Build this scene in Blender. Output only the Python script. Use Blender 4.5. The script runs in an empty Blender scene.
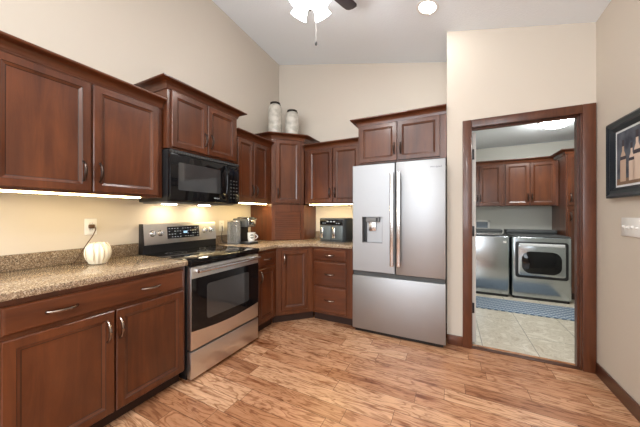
import bpy, bmesh, math, random
from mathutils import Vector, Matrix
R = math.radians
PI = math.pi
S = bpy.context.scene
COL = S.collection
random.seed(4)

# ---------------------------------------------------------------- camera, world, exposure
cam = bpy.data.cameras.new('camera')
cam.sensor_width = 36
cam.lens = 260.0 / 640 * 36
cam.clip_start = .05
cam_o = bpy.data.objects.new('camera', cam)
cam_o.location = (2.378, -3.327, 1.259)
cam_o.rotation_euler = (R(90.07), 0, R(26.606))
COL.objects.link(cam_o)
S.camera = cam_o

w = bpy.data.worlds.new('world')
S.world = w
w.use_nodes = True
w.node_tree.nodes['Background'].inputs[0].default_value = (.93, .96, 1.0, 1)
w.node_tree.nodes['Background'].inputs[1].default_value = 1.0

S.view_settings.view_transform = 'Standard'
S.view_settings.look = 'None'
S.view_settings.gamma = 1
S.view_settings.use_curve_mapping = False
S.view_settings.exposure = 0.24


def area(name, loc, rot, sx, sy, power, color):
    l = bpy.data.lights.new(name, 'AREA')
    l.shape = 'RECTANGLE'
    l.size = sx
    l.size_y = sy
    l.energy = power
    l.color = color
    o = bpy.data.objects.new(name, l)
    o.location = loc
    o.rotation_euler = rot
    COL.objects.link(o)
    return o


# fill lights added behind the camera, one at each made-up window opening
area('window_daylight', (.95, -6.45, 1.95), (R(104), 0, 0), 1.3, 1.9, 62, (.86, .93, 1))
area('window_daylight', (2.55, -6.45, 1.95), (R(104), 0, 0), 1.3, 1.9, 62, (.86, .93, 1))
WARM = (1.0, .72, .38)

# ---------------------------------------------------------------- material helpers


def new_mat(name):
    m = bpy.data.materials.new(name)
    m.use_nodes = True
    nt = m.node_tree
    b = nt.nodes['Principled BSDF']
    return m, nt, b


def plain(name, col, rough=.5, metal=0, coat=0, emit=None, estr=0, trans=0, ior=1.45, spec=.5):
    m, nt, b = new_mat(name)
    b.inputs['Base Color'].default_value = (*col, 1)
    b.inputs['Roughness'].default_value = rough
    b.inputs['Metallic'].default_value = metal
    b.inputs['Coat Weight'].default_value = coat
    b.inputs['Coat Roughness'].default_value = .08
    b.inputs['Transmission Weight'].default_value = trans
    b.inputs['IOR'].default_value = ior
    b.inputs['Specular IOR Level'].default_value = spec
    if emit:
        b.inputs['Emission Color'].default_value = (*emit, 1)
        b.inputs['Emission Strength'].default_value = estr
    return m


def ramp(nt, stops, interp='LINEAR'):
    r = nt.nodes.new('ShaderNodeValToRGB')
    e = r.color_ramp.elements
    r.color_ramp.interpolation = interp
    while len(e) < len(stops):
        e.new(.5)
    for i, (p, c) in enumerate(stops):
        e[i].position = p
        e[i].color = (*c, 1)
    return r


def node(nt, t, **kw):
    n = nt.nodes.new(t)
    for k, v in kw.items():
        setattr(n, k, v)
    return n


def math_n(nt, op, a, b=None, c=None):
    n = nt.nodes.new('ShaderNodeMath')
    n.operation = op
    for i, v in enumerate((a, b, c)):
        if v is None:
            continue
        if isinstance(v, (int, float)):
            n.inputs[i].default_value = v
        else:
            nt.links.new(v, n.inputs[i])
    return n.outputs[0]


def wood(name, axis, dark=1.0, rough=.30):
    """stained cherry; grain runs along the given local axis"""
    m, nt, b = new_mat(name)
    L = nt.links.new
    tc = node(nt, 'ShaderNodeTexCoord')
    oi = node(nt, 'ShaderNodeObjectInfo')
    add = node(nt, 'ShaderNodeVectorMath', operation='ADD')
    L(tc.outputs['Object'], add.inputs[0])
    sc = node(nt, 'ShaderNodeVectorMath', operation='SCALE')
    sc.inputs[0].default_value = (7, 5, 9)
    L(oi.outputs['Random'], sc.inputs['Scale'])
    L(sc.outputs[0], add.inputs[1])
    mp = node(nt, 'ShaderNodeMapping')
    s = [14, 14, 14]
    s['xyz'.index(axis)] = 1.6
    mp.inputs['Scale'].default_value = s
    L(add.outputs[0], mp.inputs['Vector'])
    n1 = node(nt, 'ShaderNodeTexNoise')
    n1.inputs['Scale'].default_value = 1.0
    n1.inputs['Detail'].default_value = 7
    n1.inputs['Roughness'].default_value = .62
    n1.inputs['Distortion'].default_value = .9
    L(mp.outputs[0], n1.inputs['Vector'])
    n2 = node(nt, 'ShaderNodeTexNoise')
    n2.inputs['Scale'].default_value = 2.2
    n2.inputs['Detail'].default_value = 3
    L(add.outputs[0], n2.inputs['Vector'])
    mix = math_n(nt, 'MULTIPLY_ADD', n2.outputs[0], .45, math_n(nt, 'MULTIPLY', n1.outputs[0], .6))
    d = dark
    r = ramp(nt, [(.32, (.046 * d, .0120 * d, .0046 * d)), (.5, (.088 * d, .0235 * d, .0076 * d)), (.70, (.148 * d, .042 * d, .0130 * d))])
    L(mix, r.inputs[0])
    L(r.outputs[0], b.inputs['Base Color'])
    b.inputs['Roughness'].default_value = rough
    b.inputs['Coat Weight'].default_value = .30
    b.inputs['Coat Roughness'].default_value = .14
    return m


def wall_paint(name, col, bump=.12, scale=160, rough=.75):
    m, nt, b = new_mat(name)
    L = nt.links.new
    tc = node(nt, 'ShaderNodeTexCoord')
    n = node(nt, 'ShaderNodeTexNoise')
    n.inputs['Scale'].default_value = scale
    n.inputs['Detail'].default_value = 3
    L(tc.outputs['Object'], n.inputs['Vector'])
    bp = node(nt, 'ShaderNodeBump')
    bp.inputs['Strength'].default_value = bump
    bp.inputs['Distance'].default_value = .003
    L(n.outputs[0], bp.inputs['Height'])
    L(bp.outputs[0], b.inputs['Normal'])
    b.inputs['Base Color'].default_value = (*col, 1)
    b.inputs['Roughness'].default_value = rough
    return m


def steel(name, col=(.60, .60, .61), rough=.26, axis='z', streak=.10):
    m, nt, b = new_mat(name)
    L = nt.links.new
    tc = node(nt, 'ShaderNodeTexCoord')
    mp = node(nt, 'ShaderNodeMapping')
    s = [260, 260, 260]
    s['xyz'.index(axis)] = 2.0
    mp.inputs['Scale'].default_value = s
    L(tc.outputs['Object'], mp.inputs['Vector'])
    n = node(nt, 'ShaderNodeTexNoise')
    n.inputs['Scale'].default_value = 1
    n.inputs['Detail'].default_value = 2
    L(mp.outputs[0], n.inputs['Vector'])
    mr = node(nt, 'ShaderNodeMapRange')
    mr.inputs['To Min'].default_value = rough - streak / 2
    mr.inputs['To Max'].default_value = rough + streak / 2
    L(n.outputs[0], mr.inputs['Value'])
    L(mr.outputs[0], b.inputs['Roughness'])
    b.inputs['Base Color'].default_value = (*col, 1)
    b.inputs['Metallic'].default_value = 1
    return m


def granite(name, bright=1.0):
    m, nt, b = new_mat(name)
    L = nt.links.new
    tc = node(nt, 'ShaderNodeTexCoord')
    v = node(nt, 'ShaderNodeTexVoronoi')
    v.inputs['Scale'].default_value = 210
    L(tc.outputs['Object'], v.inputs['Vector'])
    hs = node(nt, 'ShaderNodeSeparateColor')
    L(v.outputs['Color'], hs.inputs[0])
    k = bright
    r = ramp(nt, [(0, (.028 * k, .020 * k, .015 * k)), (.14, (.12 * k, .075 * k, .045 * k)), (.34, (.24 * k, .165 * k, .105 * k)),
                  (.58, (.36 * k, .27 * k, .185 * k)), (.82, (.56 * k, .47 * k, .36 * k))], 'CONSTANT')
    L(hs.outputs[0], r.inputs[0])
    n = node(nt, 'ShaderNodeTexNoise')
    n.inputs['Scale'].default_value = 45
    n.inputs['Detail'].default_value = 6
    L(tc.outputs['Object'], n.inputs['Vector'])
    r2 = ramp(nt, [(.35, (.26 * k, .18 * k, .115 * k)), (.65, (.36 * k, .28 * k, .19 * k))])
    L(n.outputs[0], r2.inputs[0])
    mx = node(nt, 'ShaderNodeMix', data_type='RGBA')
    mx.inputs[0].default_value = .35
    L(r.outputs[0], mx.inputs[6])
    L(r2.outputs[0], mx.inputs[7])
    L(mx.outputs[2], b.inputs['Base Color'])
    b.inputs['Roughness'].default_value = .12
    return m


def plank_floor():
    m, nt, b = new_mat('hickory_planks')
    L = nt.links.new
    tc = node(nt, 'ShaderNodeTexCoord')
    sp = node(nt, 'ShaderNodeSeparateXYZ')
    L(tc.outputs['Object'], sp.inputs[0])
    X, Y = sp.outputs[0], sp.outputs[1]
    W = .125
    v = math_n(nt, 'DIVIDE', Y, W)
    row = math_n(nt, 'FLOOR', v)
    wn = node(nt, 'ShaderNodeTexWhiteNoise', noise_dimensions='1D')
    L(row, wn.inputs['W'])
    wn2 = node(nt, 'ShaderNodeTexWhiteNoise', noise_dimensions='1D')
    L(math_n(nt, 'ADD', row, 57.3), wn2.inputs['W'])
    ln = math_n(nt, 'MULTIPLY_ADD', wn2.outputs[0], .55, .55)
    u = math_n(nt, 'DIVIDE', math_n(nt, 'MULTIPLY_ADD', wn.outputs[0], 3.0, X), ln)
    idn = math_n(nt, 'FLOOR', u)
    cv = node(nt, 'ShaderNodeCombineXYZ')
    L(row, cv.inputs[0])
    L(idn, cv.inputs[1])
    wc = node(nt, 'ShaderNodeTexWhiteNoise', noise_dimensions='2D')
    L(cv.outputs[0], wc.inputs['Vector'])
    pid = wc.outputs[0]
    # grain coordinates, different on each plank
    gx = math_n(nt, 'MULTIPLY_ADD', pid, 37.0, math_n(nt, 'MULTIPLY', X, 1.0))
    gy = math_n(nt, 'MULTIPLY_ADD', pid, 91.0, math_n(nt, 'MULTIPLY', Y, 5.5))
    gv = node(nt, 'ShaderNodeCombineXYZ')
    L(gx, gv.inputs[0])
    L(gy, gv.inputs[1])
    n0 = node(nt, 'ShaderNodeTexNoise')
    n0.inputs['Scale'].default_value = 1.9
    n0.inputs['Detail'].default_value = 3
    n0.inputs['Distortion'].default_value = .5
    L(gv.outputs[0], n0.inputs['Vector'])
    rings = math_n(nt, 'SINE', math_n(nt, 'MULTIPLY', n0.outputs[0], 62.0))
    n1 = node(nt, 'ShaderNodeTexNoise')
    n1.inputs['Scale'].default_value = 6
    n1.inputs['Detail'].default_value = 8
    n1.inputs['Roughness'].default_value = .7
    L(gv.outputs[0], n1.inputs['Vector'])
    base = ramp(nt, [(0, (.25, .105, .050)), (.12, (.43, .205, .105)), (.6, (.54, .285, .160)), (1, (.65, .39, .235))])
    L(pid, base.inputs[0])
    dk = ramp(nt, [(.33, (.55, .43, .34)), (.47, (.94, .92, .89)), (.75, (1.2, 1.2, 1.2))])
    L(n1.outputs[0], dk.inputs[0])
    mul = node(nt, 'ShaderNodeMix', data_type='RGBA', blend_type='MULTIPLY')
    mul.inputs[0].default_value = 1
    L(base.outputs[0], mul.inputs[6])
    L(dk.outputs[0], mul.inputs[7])
    rr = ramp(nt, [(.0, (.40, .27, .19)), (.30, (1, 1, 1))])
    L(math_n(nt, 'MULTIPLY_ADD', rings, .5, .5), rr.inputs[0])
    mul2 = node(nt, 'ShaderNodeMix', data_type='RGBA', blend_type='MULTIPLY')
    mul2.inputs[0].default_value = .62
    L(mul.outputs[2], mul2.inputs[6])
    L(rr.outputs[0], mul2.inputs[7])
    # dark mineral patches
    n2 = node(nt, 'ShaderNodeTexNoise')
    n2.inputs['Scale'].default_value = 3.4
    n2.inputs['Detail'].default_value = 4
    L(gv.outputs[0], n2.inputs['Vector'])
    r3 = ramp(nt, [(.56, (1, 1, 1)), (.70, (.48, .33, .24))])
    L(n2.outputs[0], r3.inputs[0])
    mul3 = node(nt, 'ShaderNodeMix', data_type='RGBA', blend_type='MULTIPLY')
    mul3.inputs[0].default_value = 1
    L(mul2.outputs[2], mul3.inputs[6])
    L(r3.outputs[0], mul3.inputs[7])
    # joints
    fy = math_n(nt, 'FRACT', v)
    ey = math_n(nt, 'MULTIPLY', math_n(nt, 'MINIMUM', fy, math_n(nt, 'SUBTRACT', 1, fy)), W)
    fx = math_n(nt, 'FRACT', u)
    ex = math_n(nt, 'MULTIPLY', math_n(nt, 'MINIMUM', fx, math_n(nt, 'SUBTRACT', 1, fx)), ln)
    gap = math_n(nt, 'LESS_THAN', math_n(nt, 'MINIMUM', ex, ey), .0014)
    mg = node(nt, 'ShaderNodeMix', data_type='RGBA')
    L(gap, mg.inputs[0])
    L(mul3.outputs[2], mg.inputs[6])
    mg.inputs[7].default_value = (.10, .045, .022, 1)
    L(mg.outputs[2], b.inputs['Base Color'])
    b.inputs['Roughness'].default_value = .25
    b.inputs['Specular IOR Level'].default_value = .5
    bp = node(nt, 'ShaderNodeBump')
    bp.inputs['Strength'].default_value = .25
    bp.inputs['Distance'].default_value = .004
    L(math_n(nt, 'MULTIPLY_ADD', gap, -1.0, n1.outputs[0]), bp.inputs['Height'])
    L(bp.outputs[0], b.inputs['Normal'])
    return m


def tile_floor():
    m, nt, b = new_mat('stone_tile')
    L = nt.links.new
    tc = node(nt, 'ShaderNodeTexCoord')
    sp = node(nt, 'ShaderNodeSeparateXYZ')
    L(tc.outputs['Object'], sp.inputs[0])
    u = math_n(nt, 'DIVIDE', math_n(nt, 'SUBTRACT', sp.outputs[0], 3.083), .43)
    col = math_n(nt, 'FLOOR', u)
    v = math_n(nt, 'DIVIDE', math_n(nt, 'MULTIPLY_ADD', col, .43, sp.outputs[1]), 1.3)
    row = math_n(nt, 'FLOOR', v)
    cv = node(nt, 'ShaderNodeCombineXYZ')
    L(math_n(nt, 'MULTIPLY', col, 7.1), cv.inputs[0])
    L(math_n(nt, 'MULTIPLY', row, 3.7), cv.inputs[1])
    add = node(nt, 'ShaderNodeVectorMath', operation='ADD')
    L(cv.outputs[0], add.inputs[0])
    L(tc.outputs['Object'], add.inputs[1])
    n = node(nt, 'ShaderNodeTexNoise')
    n.inputs['Scale'].default_value = 5
    n.inputs['Detail'].default_value = 8
    n.inputs['Roughness'].default_value = .6
    n.inputs['Distortion'].default_value = 2.2
    L(add.outputs[0], n.inputs['Vector'])
    r = ramp(nt, [(.33, (.46, .40, .30)), (.45, (.66, .61, .51)), (.5, (.52, .47, .37)), (.56, (.68, .63, .53)), (.7, (.76, .72, .63))])
    L(n.outputs[0], r.inputs[0])
    fu = math_n(nt, 'FRACT', u)
    fv = math_n(nt, 'FRACT', v)
    eu = math_n(nt, 'MULTIPLY', math_n(nt, 'MINIMUM', fu, math_n(nt, 'SUBTRACT', 1, fu)), .43)
    ev = math_n(nt, 'MULTIPLY', math_n(nt, 'MINIMUM', fv, math_n(nt, 'SUBTRACT', 1, fv)), 1.3)
    gap = math_n(nt, 'LESS_THAN', math_n(nt, 'MINIMUM', eu, ev), .0028)
    mg = node(nt, 'ShaderNodeMix', data_type='RGBA')
    L(gap, mg.inputs[0])
    L(r.outputs[0], mg.inputs[6])
    mg.inputs[7].default_value = (.20, .18, .14, 1)
    L(mg.outputs[2], b.inputs['Base Color'])
    b.inputs['Roughness'].default_value = .3
    return m


def rug_mat():
    m, nt, b = new_mat('lattice_rug')
    L = nt.links.new
    tc = node(nt, 'ShaderNodeTexCoord')
    sp = node(nt, 'ShaderNodeSeparateXYZ')
    L(tc.outputs['Object'], sp.inputs[0])
    a = math_n(nt, 'MULTIPLY', math_n(nt, 'ADD', sp.outputs[0], sp.outputs[1]), 1 / .075)
    c = math_n(nt, 'MULTIPLY', math_n(nt, 'SUBTRACT', sp.outputs[0], sp.outputs[1]), 1 / .075)
    da = math_n(nt, 'ABSOLUTE', math_n(nt, 'SUBTRACT', math_n(nt, 'FRACT', a), .5))
    dc = math_n(nt, 'ABSOLUTE', math_n(nt, 'SUBTRACT', math_n(nt, 'FRACT', c), .5))
    ln = math_n(nt, 'LESS_THAN', math_n(nt, 'MINIMUM', da, dc), .12)
    mx = node(nt, 'ShaderNodeMix', data_type='RGBA')
    L(ln, mx.inputs[0])
    mx.inputs[6].default_value = (.085, .14, .22, 1)
    mx.inputs[7].default_value = (.42, .47, .52, 1)
    L(mx.outputs[2], b.inputs['Base Color'])
    b.inputs['Roughness'].default_value = .95
    return m


def speckle(name, c1, c2, scale, rough):
    m, nt, b = new_mat(name)
    L = nt.links.new
    tc = node(nt, 'ShaderNodeTexCoord')
    n = node(nt, 'ShaderNodeTexNoise')
    n.inputs['Scale'].default_value = scale
    n.inputs['Detail'].default_value = 5
    L(tc.outputs['Object'], n.inputs['Vector'])
    r = ramp(nt, [(.38, c1), (.6, c2)])
    L(n.outputs[0], r.inputs[0])
    L(r.outputs[0], b.inputs['Base Color'])
    b.inputs['Roughness'].default_value = rough
    return m


M = dict(
    wx=wood('cherry_along_x', 'x'), wy=wood('cherry_along_y', 'y'), wz=wood('cherry_along_z', 'z'),
    trim_z=wood('stained_trim_upright', 'z', .92, .4), trim_x=wood('stained_trim_level', 'x', 1.0, .4),
    glaze=plain('dark_groove_glaze', (.022, .008, .004), .4),
    toe=plain('toe_kick_dark', (.030, .012, .007), .6),
    wall=wall_paint('beige_paint', (.60, .54, .462)),
    wall_l=wall_paint('laundry_paint', (.60, .60, .55)),
    ceil=wall_paint('white_ceiling_texture', (.87, .94, 1.0), .9, 90, .9),
    floor=plank_floor(), tile=tile_floor(), rug=rug_mat(), granite=granite('brown_granite', 1.15),
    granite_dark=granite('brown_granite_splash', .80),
    steel=steel('brushed_steel', (.41, .42, .435), .50, axis='x'),
    steel_r=steel('brushed_range_steel', (.70, .70, .70), .32, axis='x'), steel_v=steel('brushed_steel_upright', (.62, .62, .63), .2, 'z'),
    chrome=plain('polished_steel', (.72, .72, .73), .12, 1),
    bronze=plain('bronze_pull', (.075, .055, .048), .30, 1),
    nickel=plain('nickel_pull', (.26, .21, .18), .20, 1),
    black=plain('black_plastic', (.012, .012, .013), .35),
    blackglass=plain('black_glass', (.005, .005, .006), .05, spec=.4),
    ovenglass=plain('oven_window_glass', (.040, .042, .044), .03, coat=.4, spec=.8),
    display=plain('display_glass', (.008, .010, .016), .08),
    mark=plain('panel_marks', (.55, .60, .66), .5),
    dkgrey=plain('dark_grey_plastic', (.065, .07, .072), .38),
    midgrey=plain('mid_grey_plastic', (.20, .205, .21), .4),
    nickel_lt=plain('satin_light_trim', (.70, .71, .72), .4),
    white=plain('white_plastic', (.78, .77, .74), .35),
    offwhite=plain('white_door_paint', (.74, .72, .68), .4),
    cream=plain('cream_ceramic', (.80, .75, .60), .35, coat=.3),
    brown=plain('brown_cord', (.09, .045, .02), .5),
    slate=steel('slate_steel', (.44, .475, .50), .19, 'x', .06),
    slate_lt=steel('light_slate_steel', (.55, .57, .58), .25, 'x', .06),
    framebk=plain('black_frame_lacquer', (.010, .015, .022), .3, coat=.3),
    led=plain('led_lens', (1, 1, 1), .5, emit=(1.0, .76, .36), estr=20),
    led_bright=plain('led_lens_bright', (1, 1, 1), .5, emit=(1.0, .76, .36), estr=36),
    hood_lens=plain('hood_lamp_lens', (1, 1, 1), .4, emit=(1.0, .80, .52), estr=85),
    led_spot=plain('recessed_lens', (1, 1, 1), .5, emit=(1.0, .93, .82), estr=10),
    shade=plain('frosted_glass_lit', (1, 1, 1), .5, emit=(1.0, .98, .96), estr=18),
    dome=plain('dome_glass_lit', (1, 1, 1), .5, emit=(1.0, .99, .95), estr=84),
    whitetrim=plain('white_trim_metal', (.85, .85, .84), .4),
    fanblade=plain('dark_fan_blade', (.030, .022, .028), .35),
    fanmetal=plain('brushed_fan_metal', (.40, .38, .37), .3, 1),
    jar=speckle('mottled_jar_glaze', (.36, .34, .29), (.55, .52, .46), 14, .3),
    jar_rim=plain('dark_jar_rim', (.045, .038, .032), .4, .7),
    tank=plain('smoked_water_tank', (.62, .64, .65), .10, trans=.8),
    basket=plain('gunmetal_basket', (.13, .155, .16), .34, .3),
    green=plain('dark_green_emblem', (.015, .045, .035), .5),
    grout=plain('threshold_wood', (.075, .028, .014), .4),
)

# ---------------------------------------------------------------- mesh helpers


def merge(dst, src, mi=0, mat=None):
    if mat is not None:
        bmesh.ops.transform(src, matrix=mat, verts=src.verts)
    me = bpy.data.meshes.new('t')
    for f in src.faces:
        f.material_index = mi
    src.to_mesh(me)
    src.free()
    dst.from_mesh(me)
    bpy.data.meshes.remove(me)


def box(bm, a, b, bev=0, mi=0, seg=2, mat=None):
    t = bmesh.new()
    bmesh.ops.create_cube(t, size=1)
    c = [(a[i] + b[i]) / 2 for i in range(3)]
    s = [abs(b[i] - a[i]) for i in range(3)]
    for v in t.verts:
        v.co = Vector([c[i] + v.co[i] * s[i] for i in range(3)])
    if bev:
        bmesh.ops.bevel(t, geom=t.edges[:], offset=min(bev, min(s) * .45), segments=seg, affect='EDGES', profile=.5)
    merge(bm, t, mi, mat)


def lathe(bm, prof, n=28, mi=0, mat=None, flute=0, flutes=0):
    """prof: (radius, z) bottom to top, about local z"""
    t = bmesh.new()
    rings = []
    for r, z in prof:
        if r < 1e-5:
            rings.append([t.verts.new((0, 0, z))])
        else:
            ring = []
            for k in range(n):
                a = 2 * PI * k / n
                rr = r * (1 + flute * math.cos(flutes * a)) if flutes else r
                ring.append(t.verts.new((rr * math.cos(a), rr * math.sin(a), z)))
            rings.append(ring)
    for p, q in zip(rings, rings[1:]):
        for k in range(n):
            k2 = (k + 1) % n
            if len(p) == 1 and len(q) == 1:
                continue
            if len(p) == 1:
                t.faces.new((p[0], q[k2], q[k]))
            elif len(q) == 1:
                t.faces.new((p[k], p[k2], q[0]))
            else:
                t.faces.new((p[k], p[k2], q[k2], q[k]))
    bmesh.ops.recalc_face_normals(t, faces=t.faces[:])
    merge(bm, t, mi, mat)


def tube(bm, pts, rad, n=10, mi=0, mat=None, flat=None):
    t = bmesh.new()
    pts = [Vector(p) for p in pts]
    rads = rad if isinstance(rad, (list, tuple)) else [rad] * len(pts)
    rings = []
    up = None
    for i, p in enumerate(pts):
        d = (pts[min(i + 1, len(pts) - 1)] - pts[max(i - 1, 0)]).normalized()
        if up is None:
            up = Vector((0, 0, 1)) if abs(d.z) < .9 else Vector((1, 0, 0))
        s = d.cross(up).normalized()
        up = s.cross(d).normalized()
        f = flat or (1, 1)
        rings.append([t.verts.new(p + s * math.cos(2 * PI * k / n) * rads[i] * f[0] + up * math.sin(2 * PI * k / n) * rads[i] * f[1]) for k in range(n)])
    for p, q in zip(rings, rings[1:]):
        for k in range(n):
            t.faces.new((p[k], p[(k + 1) % n], q[(k + 1) % n], q[k]))
    t.faces.new(rings[0][::-1])
    t.faces.new(rings[-1])
    bmesh.ops.recalc_face_normals(t, faces=t.faces[:])
    merge(bm, t, mi, mat)


def prism(bm, poly, z0, z1, bev=0, mi=0, mat=None, seg=2):
    t = bmesh.new()
    lo = [t.verts.new((x, y, z0)) for x, y in poly]
    hi = [t.verts.new((x, y, z1)) for x, y in poly]
    n = len(poly)
    t.faces.new(lo[::-1])
    t.faces.new(hi)
    for k in range(n):
        t.faces.new((lo[k], lo[(k + 1) % n], hi[(k + 1) % n], hi[k]))
    bmesh.ops.recalc_face_normals(t, faces=t.faces[:])
    if bev:
        es = [e for e in t.edges if abs(e.verts[0].co.z - e.verts[1].co.z) < 1e-6 and e.verts[0].co.z > (z0 + z1) / 2]
        es += [e for e in t.edges if abs(e.verts[0].co.z - e.verts[1].co.z) < 1e-6 and e.verts[0].co.z < (z0 + z1) / 2]
        bmesh.ops.bevel(t, geom=es, offset=bev, segments=seg, affect='EDGES', profile=.5)
    merge(bm, t, mi, mat)


def sweep(bm, path, prof, mi=0):
    """closed profile (out, z) swept along a 2D path with mitres; out is to the right of travel"""
    t = bmesh.new()
    P = [Vector(p) for p in path]
    rings = []
    for i, p in enumerate(P):
        ns = []
        if i > 0:
            d = (P[i] - P[i - 1]).normalized()
            ns.append(Vector((d.y, -d.x)))
        if i < len(P) - 1:
            d = (P[i + 1] - P[i]).normalized()
            ns.append(Vector((d.y, -d.x)))
        if len(ns) == 2:
            m = (ns[0] + ns[1])
            m = m / (m.length_squared / 2)
        else:
            m = ns[0]
        rings.append([t.verts.new((p.x + m.x * o, p.y + m.y * o, z)) for o, z in prof])
    n = len(prof)
    for a, b in zip(rings, rings[1:]):
        for k in range(n):
            t.faces.new((a[k], a[(k + 1) % n], b[(k + 1) % n], b[k]))
    t.faces.new(rings[0][::-1])
    t.faces.new(rings[-1])
    bmesh.ops.recalc_face_normals(t, faces=t.faces[:])
    merge(bm, t, mi)


def rrect(w, h, r, n=6, cx=0, cy=0):
    pts = []
    for sx, sy, a0 in ((1, 1, 0), (-1, 1, 90), (-1, -1, 180), (1, -1, 270)):
        for k in range(n + 1):
            a = R(a0 + 90 * k / n)
            pts.append((cx + sx * (w / 2 - r) + r * math.cos(a), cy + sy * (h / 2 - r) + r * math.sin(a)))
    return pts


FACE = Matrix.Rotation(R(90), 4, 'X')   # turns (x, y, z) drawings so that y becomes up and z points to the viewer (-y)


def obj(name, bm, mats, parent=None, loc=(0, 0, 0), rot=(0, 0, 0), smooth=32):
    me = bpy.data.meshes.new(name)
    bm.to_mesh(me)
    bm.free()
    if not isinstance(mats, (list, tuple)):
        mats = [mats]
    for m in mats:
        me.materials.append(m)
    if smooth:
        for p in me.polygons:
            p.use_smooth = True
        me.set_sharp_from_angle(angle=R(smooth))
    o = bpy.data.objects.new(name, me)
    COL.objects.link(o)
    o.location = loc
    o.rotation_euler = rot
    if parent:
        o.parent = parent
    return o


def tag(o, label, cat, group=None, kind=None):
    o['label'] = label
    o['category'] = cat
    if group:
        o['group'] = group
    if kind:
        o['kind'] = kind
    return o


def thing(name, label, cat, loc=(0, 0, 0), rz=0, group=None):
    o = bpy.data.objects.new(name, None)
    o.empty_display_size = .1
    COL.objects.link(o)
    o.location = loc
    o.rotation_euler = (0, 0, R(rz))
    return tag(o, label, cat, group)


def struct(name, bm, mat, smooth=0, label=None):
    o = obj(name, bm, mat, smooth=smooth)
    o['kind'] = 'structure'
    return o


def text(name, body, size, mat, parent, loc, rot=(R(90), 0, 0)):
    c = bpy.data.curves.new(name, 'FONT')
    c.body = body
    c.size = size
    c.extrude = .0006
    c.align_x = 'CENTER'
    c.align_y = 'CENTER'
    c.materials.append(mat)
    tmp = bpy.data.objects.new('lettering', c)
    COL.objects.link(tmp)
    bpy.context.view_layer.update()
    me = bpy.data.meshes.new_from_object(tmp.evaluated_get(bpy.context.evaluated_depsgraph_get()))
    bpy.data.objects.remove(tmp)
    bpy.data.curves.remove(c)
    o = bpy.data.objects.new(name, me)
    COL.objects.link(o)
    o.parent = parent
    o.location = loc
    o.rotation_euler = rot
    return o


# ================================================================= THE ROOM
SL = .242     # fall of the vaulted ceiling towards the right wall
SY = .055     # slight fall towards the back wall
CZ0 = 3.572


def cz(x, y):
    return CZ0 - SL * x - SY * y


XR = 3.41     # right wall
YD = -.513    # doorway wall
XA = 2.350    # alcove side
YB = -6.4     # rear wall

bm = bmesh.new()
box(bm, (-.1, YB - .1, -.1), (XR + .1, YD + .1, 0))
box(bm, (-.1, YD + .1, -.1), (XA + .05, .1, 0))
struct('floor', bm, M['floor'])
bm = bmesh.new()
box(bm, (XA + .05, YD + .1, -.1), (4.75, 2.4, 0))
struct('floor_laundry', bm, M['tile'])
bm = bmesh.new()
box(bm, (-.1, YB, 0), (0, .1, 4.12))
struct('wall_left', bm, M['wall'])
bm = bmesh.new()
box(bm, (0, 0, 0), (XA, .1, CZ0 + .05))
struct('wall_back', bm, M['wall'])
bm = bmesh.new()   # doorway wall with opening, plus the alcove return
box(bm, (XA, YD, 0), (2.545, YD + .12, 3.07))
box(bm, (2.545, YD, 2.082), (3.34, YD + .12, 3.05))
box(bm, (3.34, YD, 0), (XR, YD + .12, 2.90))
struct('wall_doorway', bm, M['wall'])
bm = bmesh.new()
box(bm, (XA, YD + .12, 0), (XA + .10, .1, 3.1))
struct('wall_alcove', bm, M['wall'])
bm = bmesh.new()
box(bm, (XR, YB, 0), (XR + .1, YD + .12, 3.30))
struct('wall_right', bm, M['wall'])
bm = bmesh.new()   # unseen rear wall; its two window openings are added for the light
box(bm, (0, YB - .1, 0), (XR, YB, .95))
box(bm, (0, YB - .1, 2.95), (XR, YB, 4.12))
for a, b in ((0, .25), (1.65, 1.85), (3.25, XR)):
    box(bm, (a, YB - .1, .95), (b, YB, 2.95))
struct('wall_rear', bm, M['wall'])
for i, x0 in enumerate((.25, 1.85)):  # window frames made up to go with the added rear lights
    bm = bmesh.new()
    for a, b in (((x0, .95), (x0 + .05, 2.95)), ((x0 + 1.35, .95), (x0 + 1.4, 2.95)), ((x0, .95), (x0 + 1.4, 1.00)), ((x0, 2.9), (x0 + 1.4, 2.95)), ((x0, 1.92), (x0 + 1.4, 1.97))):
        box(bm, (a[0], YB - .06, a[1]), (b[0], YB + .01, b[1]))
    struct('window_%d' % (i + 1), bm, M['trim_z'])
bm = bmesh.new()
t = bmesh.new()
vs = [t.verts.new((x, y, cz(x, y) + dz)) for x, y, dz in ((-.1, YB - .1, 0), (XR + .1, YB - .1, 0), (XR + .1, .1, 0), (-.1, .1, 0),
                                                       (-.1, YB - .1, .1), (XR + .1, YB - .1, .1), (XR + .1, .1, .1), (-.1, .1, .1))]
for f in ((0, 1, 2, 3), (7, 6, 5, 4), (0, 4, 5, 1), (1, 5, 6, 2), (2, 6, 7, 3), (3, 7, 4, 0)):
    t.faces.new([vs[i] for i in f])
bmesh.ops.recalc_face_normals(t, faces=t.faces[:])
merge(bm, t)
struct('ceiling', bm, M['ceil'])

# laundry shell
LY = 2.30
bm = bmesh.new()
box(bm, (XA, LY, 0), (4.75, LY + .1, 2.47))
struct('wall_laundry_back', bm, M['wall_l'])
bm = bmesh.new()
box(bm, (XA, .1, 0), (XA + .10, LY, 2.47))
struct('wall_laundry_left', bm, M['wall_l'])
bm = bmesh.new()
box(bm, (4.65, YD + .12, 0), (4.75, LY, 2.47))
box(bm, (XR + .1, YD + .02, 0), (4.75, YD + .12, 2.47))
struct('wall_laundry_right', bm, M['wall_l'])
bm = bmesh.new()
box(bm, (XA + .1, YD + .12, 2.46), (4.75, LY + .1, 2.54))
struct('ceiling_laundry', bm, M['ceil'])

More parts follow.
